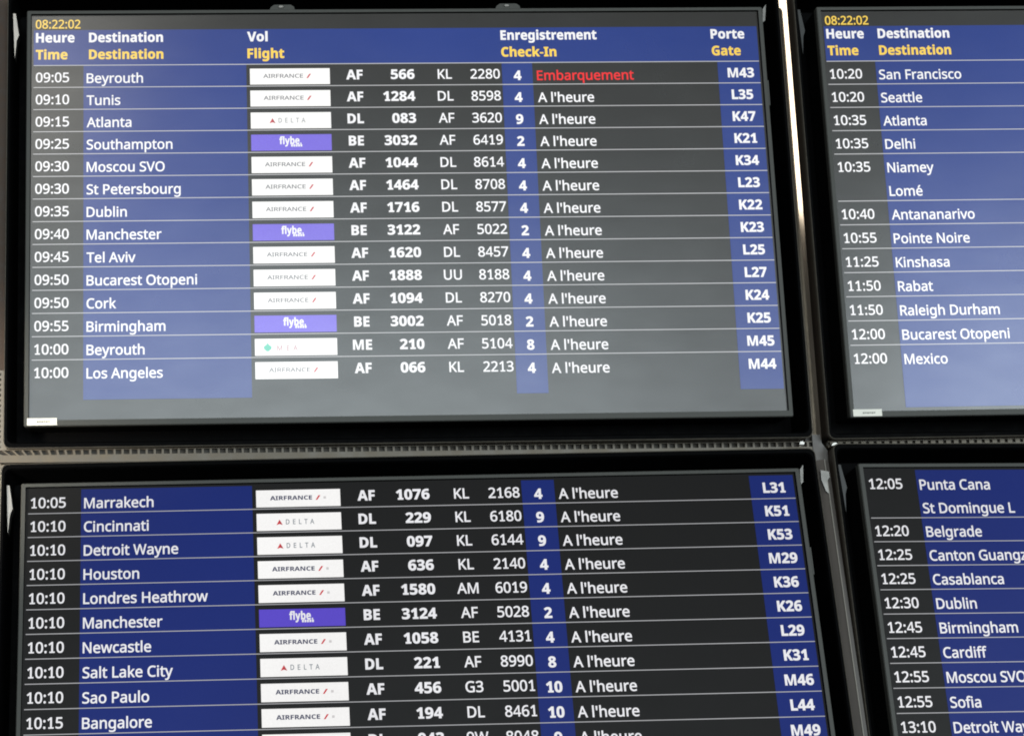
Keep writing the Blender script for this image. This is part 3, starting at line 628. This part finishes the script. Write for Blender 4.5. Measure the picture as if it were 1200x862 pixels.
    if tabs:
        for u in (0.577, 1.131):
            m = Mesh()
            outline = [(u, -0.0112), (u + .062, -0.0112), (u + .060, -0.019), (u + .052, -0.0245), (u + .012, -0.0245), (u + .004, -0.019)]
            m.prism([P(a, c, -0.010) for a, c in outline], [P(a, c, 0.0015) for a, c in outline])
            m.prism([P(u + .028 + .008 * math.cos(a), -.0185 + .0035 * math.sin(-a), 0.0015) for a in [k * math.pi / 4 for k in range(8)]],
                    [P(u + .028 + .006 * math.cos(a), -.0185 + .0028 * math.sin(-a), 0.0030) for a in [k * math.pi / 4 for k in range(8)]], 1)
            m.add('lock_tab', [M_BEZEL, M_CLIP_GLINT], root)
    if clips:
        m = Mesh()
        a = [(1.7925, .026), (1.7990, .020), (1.8040, -.022), (1.7950, -.010)]
        m.prism([P(*q, -0.020) for q in a], [P(*q, -0.002) for q in a])
        m.add('corner_glint_clip', M_CLIP_GLINT, root)
        m = Mesh()
        m.box(1.7905, .178, 1.7945, .242, -0.016, 0.000)
        m.add('side_latch', M_BEZEL, root)
        m = Mesh()
        a = [(-.0440, .10), (-.0400, .055), (-.0345, .040), (-.0430, -.016), (-.0490, -.016)]  # left piece added in place of a reflected glint on the tray wall
        m.prism([P(*q, -0.030) for q in a], [P(q[0], q[1], -0.012) for q in a])
        m.add('corner_glint_clip', M_CLIP_GLINT if key in 'AC' else M_DULL, root)
    if sticker:
        m = Mesh()
        m.rect(-0.0050, 0.9975, 0.0640, 1.0142, 0.0043, 0)
        for k in range(6):
            m.rect(0.018 + k * .0052, 1.0045, 0.018 + k * .0052 + .0038, 1.0080 - (k % 2) * .0008, 0.0046, 1)
        m.add('sticker', [M_STICKER, M_STICKINK], root)
    return root


DEST_XS = 0.97


def logo_plate(part, kind, v, film, white):
    u0, u1, v0, v1 = 0.5265, 0.7203, v + 0.0113, v + 0.0522
    w, h = u1 - u0, v1 - v0
    m = Mesh()
    m.rect(u0, v0, u1, v1, 0.0006, 0)
    base = lit((1.0, 0.99, 0.97) if film == 'A' else (0.93, 0.92, 0.91), film)
    ink_a = lit((0.17, 0.17, 0.19) if film == 'A' else (0.07, 0.075, 0.13), film)
    ink_d = lit((0.34, 0.36, 0.38) if film == 'A' else (0.20, 0.23, 0.26), film)
    red = lit((0.62, 0.07, 0.09) if film == 'A' else (0.60, 0.035, 0.05), film)
    if kind == 'af':
        write(m, 'AIRFRANCE', u0 + w * .165, v0 + h * .59, 0.0136, bold=film == 'C', width=w * .50, mi=1)
        z = 0.0009
        m.poly([P(u0 + w * .705, v0 + h * .62, z), P(u0 + w * .725, v0 + h * .62, z), P(u0 + w * .765, v0 + h * .35, z), P(u0 + w * .742, v0 + h * .35, z)], 2)
        if film == 'C':
            m.rect(u0 + w * .80, v0 + h * .42, u0 + w * .83, v0 + h * .56, z, 3)
        part('airline_logo', m, [base, ink_a, red, lit((.62, .60, .60), film)], 'white plate with grey capitals and a red slash')
    elif kind == 'dl':
        z = 0.0009
        a, b_, c = (u0 + w * .232, v0 + h * .68), (u0 + w * .308, v0 + h * .68), (u0 + w * .270, v0 + h * .36)
        mid = (u0 + w * .270, v0 + h * .62)
        m.poly([P(*a, z), P(*mid, z), P(*c, z)], 2)
        m.poly([P(*mid, z), P(*b_, z), P(*c, z)], 3)
        write(m, 'DELTA', u0 + w * .345, v0 + h * .64, 0.0160, width=w * .335, mi=1, track=0.45)
        part('airline_logo', m, [base, ink_d, red, lit((.45, .05, .06), film)], 'white plate with a red triangle and spaced grey capitals')
    elif kind == 'be':
        m.m = [4 if i == 0 else k for i, k in enumerate(m.m)]
        write(m, 'flybe.', u0 + w * .350, v0 + h * .60, 0.0255, bold=True, width=w * .275, mi=3)
        for k in range(5):
            m.rect(u0 + w * (.495 + .029 * k), v0 + h * .62, u0 + w * (.517 + .029 * k), v0 + h * .76, 0.0009, 3)
        purple = lit((0.19, 0.135, 0.74) if film == 'A' else (0.10, 0.062, 0.56), film)
        part('airline_logo', m, [base, ink_a, red, lit(white, film), purple], 'violet plate with white rounded lettering')
    elif kind == 'me':
        teal = lit((0.13, 0.60, 0.44), film)
        z = 0.0009
        cx, cy = u0 + w * .155, v0 + h * .50
        m.poly([P(cx + dx * w, cy + dy * h, z) for dx, dy in ((-.012, .24), (.012, .24), (.045, .10), (.047, -.04), (.02, -.12), (0, -.25), (-.02, -.12), (-.047, -.04), (-.045, .10))], 1)
        write(m, 'MEA', u0 + w * .27, v0 + h * .70, 0.0160, width=w * .25, mi=2, track=0.5)
        part('airline_logo', m, [base, teal, lit((.55, .32, .36), film), red], 'white plate with a green cedar emblem and faint capitals')


# ------------------------------------------------------------------ what the screens show
OK = "A l'heure"
rowsA = [('09:05', 'Beyrouth', 'af', 'AF', '566', 'KL', '2280', '4', 'Embarquement', 'M43'),
         ('09:10', 'Tunis', 'af', 'AF', '1284', 'DL', '8598', '4', OK, 'L35'),
         ('09:15', 'Atlanta', 'dl', 'DL', '083', 'AF', '3620', '9', OK, 'K47'),
         ('09:25', 'Southampton', 'be', 'BE', '3032', 'AF', '6419', '2', OK, 'K21'),
         ('09:30', 'Moscou SVO', 'af', 'AF', '1044', 'DL', '8614', '4', OK, 'K34'),
         ('09:30', 'St Petersbourg', 'af', 'AF', '1464', 'DL', '8708', '4', OK, 'L23'),
         ('09:35', 'Dublin', 'af', 'AF', '1716', 'DL', '8577', '4', OK, 'K22'),
         ('09:40', 'Manchester', 'be', 'BE', '3122', 'AF', '5022', '2', OK, 'K23'),
         ('09:45', 'Tel Aviv', 'af', 'AF', '1620', 'DL', '8457', '4', OK, 'L25'),
         ('09:50', 'Bucarest Otopeni', 'af', 'AF', '1888', 'UU', '8188', '4', OK, 'L27'),
         ('09:50', 'Cork', 'af', 'AF', '1094', 'DL', '8270', '4', OK, 'K24'),
         ('09:55', 'Birmingham', 'be', 'BE', '3002', 'AF', '5018', '2', OK, 'K25'),
         ('10:00', 'Beyrouth', 'me', 'ME', '210', 'AF', '5104', '8', OK, 'M45'),
         ('10:00', 'Los Angeles', 'af', 'AF', '066', 'KL', '2213', '4', OK, 'M44')]
rowsC = [('10:05', 'Marrakech', 'af', 'AF', '1076', 'KL', '2168', '4', OK, 'L31'),
         ('10:10', 'Cincinnati', 'dl', 'DL', '229', 'KL', '6180', '9', OK, 'K51'),
         ('10:10', 'Detroit Wayne', 'dl', 'DL', '097', 'KL', '6144', '9', OK, 'K53'),
         ('10:10', 'Houston', 'af', 'AF', '636', 'KL', '2140', '4', OK, 'M29'),
         ('10:10', 'Londres Heathrow', 'af', 'AF', '1580', 'AM', '6019', '4', OK, 'K36'),
         ('10:10', 'Manchester', 'be', 'BE', '3124', 'AF', '5028', '2', OK, 'K26'),
         ('10:10', 'Newcastle', 'af', 'AF', '1058', 'BE', '4131', '4', OK, 'L29'),
         ('10:10', 'Salt Lake City', 'dl', 'DL', '221', 'AF', '8990', '8', OK, 'K31'),
         ('10:10', 'Sao Paulo', 'af', 'AF', '456', 'G3', '5001', '10', OK, 'M46'),
         ('10:15', 'Bangalore', 'af', 'AF', '194', 'DL', '8461', '10', OK, 'L44'),
         (None, None, 'dl', 'DL', '043', '9W', '8048', '9', OK, 'M49')]
nil = (None,) * 8
rowsB = [(0, '10:20', 'San Francisco'), (1, '10:20', 'Seattle'), (2, '10:35', 'Atlanta'), (3, '10:35', 'Delhi'), (4, '10:35', 'Niamey'), (5, None, 'Lomé'),
         (6, '10:40', 'Antananarivo'), (7, '10:55', 'Pointe Noire'), (8, '11:25', 'Kinshasa'), (9, '11:50', 'Rabat'), (10, '11:50', 'Raleigh Durham'),
         (11, '12:00', 'Bucarest Otopeni'), (12, '12:00', 'Mexico')]
rowsD = [(0, '12:05', 'Punta Cana'), (1, None, 'St Domingue L'), (2, '12:20', 'Belgrade'), (3, '12:25', 'Canton Guangzhou'), (4, '12:25', 'Casablanca'),
         (5, '12:30', 'Dublin'), (6, '12:45', 'Birmingham'), (7, '12:45', 'Cardiff'), (8, '12:55', 'Moscou SVO'), (9, '12:55', 'Sofia'), (10, '13:10', 'Detroit Wayne')]

make_display('A', 'departures screen with 09:05 Beyrouth as first row and red Embarquement', 'A',
             {'rows': list(enumerate(rowsA)), 'lines': set(range(14))}, 0.1285, 0.0561, True,
             [(0.1243, 0.1285, 0.5178, 0.9537), (1.1405, 0.1285, 1.2150, 0.9515), (1.6713, 0.1285, 1.7743, 0.9482)])
make_display('B', 'departures screen listing 10:20 San Francisco down to 12:00 Mexico', 'A',
             {'rows': [(i, (t, d) + nil) for i, t, d in rowsB], 'lines': {0, 1, 2, 3, 4, 6, 7, 8, 9, 10, 11, 12}}, 0.1285, 0.0594, True,
             [(0.1255, 0.1285, 0.5178, 0.9930), (1.1405, 0.1285, 1.2150, 0.9930), (1.6713, 0.1285, 1.7743, 0.9930)])
make_display('C', 'departures screen without a heading, starting with 10:05 Marrakech and 10:10 Cincinnati', 'C',
             {'rows': list(enumerate(rowsC)), 'lines': set(range(1, 15))}, 0.0042, 0.0561, False,
             [(0.1248, 0.0040, 0.5175, 0.9960), (1.1405, 0.0040, 1.2165, 0.9960), (1.6718, 0.0040, 1.7743, 0.9960)], first_line=1, tabs=False)
make_display('D', 'departures screen without a heading, starting with 12:05 Punta Cana and St Domingue', 'C',
             {'rows': [(i, (t, d) + nil) for i, t, d in rowsD], 'lines': set(range(2, 15))}, 0.0063, 0.0566, False,
             [(0.1255, 0.0040, 0.5175, 0.9960), (1.1405, 0.0040, 1.2165, 0.9960), (1.6718, 0.0040, 1.7743, 0.9960)], first_line=1, tabs=False)


# ------------------------------------------------------------------ perforated rails in the gap between the rows of screens
def make_rail(key, label, u_start, u_end, deep):
    root = bpy.data.objects.new('perforated_rail', None)
    COL.objects.link(root)
    m4 = frame(key)
    root.matrix_world = m4 @ Matrix.Translation(P((u_start + u_end) / 2, 1.075, -0.035))
    tag(root, label, 'rail', 'slotted metal rails between the screens')
    inv = root.matrix_world.inverted() @ m4

    def put(name, m, mat):
        m.v = [tuple(inv @ Vector((x, y, z + set_back(x)))) for x, y, z in m.v]
        return m.add(name, mat, root)
    # shade put into the shape: the left rail's right end sits deeper to darken
    x0, x1 = P(u_start, 0)[0], P(u_end, 0)[0]

    def set_back(x):
        return deep[0] + (deep[1] - deep[0]) * (x - x0) / (x1 - x0)
    s0, s1 = (1.0785, 1.0960) if key == 'A' else (1.0755, 1.0805)
    m = Mesh()
    m.box(u_start, s0, u_end, s1, -0.026, -0.0120)
    put('strip', m, M_RAIL)
    m = Mesh()
    m.box(u_start, 1.0655, u_end, s0 - 0.0003, -0.030, -0.0175)
    put('backing', m, M_RAILBACK)
    m = Mesh()
    m.box(u_start, 1.0655, u_end, 1.0672, -0.0172, -0.0122)
    put('upper_lip', m, M_RAIL)
    bw = 0.0050 if key == 'A' else 0.0110
    u, shared = u_start + 0.006, None
    while u < u_end - 0.01:
        lean = -0.024 * math.exp(-(u - u_start) / 0.065) if key == 'A' else 0.0  # leaning bars put the slots' glossy reflection into the shape
        if lean < -0.0005:
            m = Mesh()
            m.box(u, 1.0674, u + bw, s0 - 0.0002, -0.0172, -0.0125, lean=lean)
            put('bar', m, M_RAIL)
        elif shared is None:
            m = Mesh()
            m.box(u, 1.0674, u + bw, s0 - 0.0002, -0.0172, -0.0125)
            shared, u_ref = put('bar', m, M_RAIL), u
        else:
            o = shared.copy()
            COL.objects.link(o)
            o.parent = root
            o.location = ((u - u_ref) * H, 0, (deep[1] - deep[0]) * (u - u_ref) * H / (x1 - x0))
        u += 0.0187
    c, sc = (1.8125, 1.0) if key == 'A' else (-0.046, 1.35)
    a = [(c - .006 * sc, 1.0790), (c + .005 * sc, 1.0795), (c + .0065 * sc, 1.0755), (c + .002 * sc, 1.0715), (c - .003 * sc, 1.0728)]  # added bright piece in the shape of a glint at the crossing
    m = Mesh()
    m.prism([P(*q, -0.016 - deep[1]) for q in a], [P(*q, -0.0095 - deep[1]) for q in a])
    put('end_glint', m, M_CLIP_GLINT)
    return root


make_rail('A', 'cream slotted metal rail running under the Beyrouth to Los Angeles screen', -0.075, 1.851, (0.0, -0.019))
make_rail('B', 'slotted metal rail running under the San Francisco to Mexico screen', -0.055, 1.853, (-0.008, -0.008))


# ------------------------------------------------------------------ posts in the gap between the columns of screens
def make_post(key, label, v0, v1):
    root = bpy.data.objects.new('metal_post', None)
    COL.objects.link(root)
    m4 = frame(key)
    root.matrix_world = m4 @ Matrix.Translation(P(1.8735, v1, -0.035))
    tag(root, label, 'post', 'metal posts between the columns of screens')
    inv = root.matrix_world.inverted() @ m4

    def put(name, m, mat):
        m.v = [tuple(inv @ Vector(q)) for q in m.v]
        return m.add(name, mat, root)
    # polished left face, turned so the upper one mirrors the added lamp
    w = 0.020
    dz = -w * H * math.tan(math.radians(abs(POST_YAW)))
    m = Mesh()
    a = [P(1.8735, v1, -0.060), P(1.8735, v0, -0.060), P(1.8535, v0, -0.060), P(1.8535, v1, -0.060)]
    b = [P(1.8735, v1, -0.030), P(1.8735, v0, -0.030), P(1.8535, v0, -0.030 + dz), P(1.8535, v1, -0.030 + dz)]
    m.prism(a, b)
    put('left_face', m, M_POST if key == 'A' else M_POSTDARK)
    m = Mesh()
    m.box(1.8425, v0, 1.8530, v1, -0.060, -0.042)
    put('back_flange', m, M_POSTDARK)
    if key == 'C':
        m = Mesh()
        m.box(1.8748, v0, 1.8870, v1, -0.075, -0.036)
        put('side_face', m, M_POSTDARK)
        m = Mesh()
        m.box(1.8727, v0, 1.8747, v1, -0.034, -0.0292)
        put('seam_bead', m, M_TRIM)
    if key == 'C':
        m = Mesh()
        a = [(1.8600, -.022), (1.8590, .002), (1.8660, .030), (1.8720, .036), (1.8720, .004), (1.8790, -.004), (1.8790, -.018)]  # added piece that stands for the white glint on the lower post
        m.prism([P(*q, -0.030) for q in a], [P(*q, -0.0275) for q in a])
        put('corner_glint_clip', m, M_CLIP_GLINT)
    return root


post = make_post('A', 'polished metal post with a bright streak between the two upper screens', -0.20, 1.062)
make_post('C', 'brown metal post between the two lower screens', -0.050, 1.2)
m = Mesh()
jo = [(1.852, 1.125), (1.886, 1.125), (1.886, 1.088), (1.8735, 1.070), (1.8735, 1.050), (1.852, 1.050)]
m.prism([P(*q, -0.035) for q in jo], [P(*q, -0.0305) for q in jo])
m.add('joint_plate', surface('brown_plate', (0.036, 0.029, 0.024), 0.45, metallic=0.2, nscale=60, nvar=0.25), None, frame('A'))
jp = bpy.data.objects['joint_plate']
tag(jp, 'small brown metal plate where the four screens meet', 'plate')

# ------------------------------------------------------------------ wall and panel on the far left, dark backing behind everything
m = Mesh()
m.box(-0.60, -0.40, -0.050, 0.8675, -0.075, -0.032)
tag(m.add('wall', M_WALL, None, frame('A')), 'brown wall left of the screens', None, None, 'structure')
root = bpy.data.objects.new('perforated_cladding', None)
COL.objects.link(root)
root.matrix_world = frame('A') @ Matrix.Translation(P(-0.3, 1.30, -0.03))
tag(root, 'cream perforated metal panel below the brown wall at the left picture edge', 'panel')
inv = root.matrix_world.inverted() @ frame('A')
m = Mesh()
us = [-0.60, -0.0790]
q = -0.0790
m.box(-0.60, 0.8690, -0.0725 - 0.0155, 1.45, -0.045, -0.030)
hole_u0, hole_u1 = -0.0880, -0.0735
v = 0.8690
m.box(hole_u1, 0.8690, -0.050, 1.45, -0.045, -0.030)
while v < 1.44:
    m.box(hole_u0, v, hole_u1, v + 0.0070, -0.045, -0.030)
    v += 0.0125
m.v = [tuple(inv @ Vector(p)) for p in m.v]
m.add('sheet', M_PANEL, root)
m = Mesh()
m.box(-0.60, 0.868, -0.050, 1.45, -0.060, -0.050)
m.v = [tuple(inv @ Vector(p)) for p in m.v]
m.add('backing', M_RAILBACK, root)
m = Mesh()
m.box(-1.5, -1.2, 4.2, 2.8, -0.30, -0.20)
tag(m.add('back_wall', M_DARK, None, frame('C')), 'dark wall hidden behind the screens', None, None, 'structure')
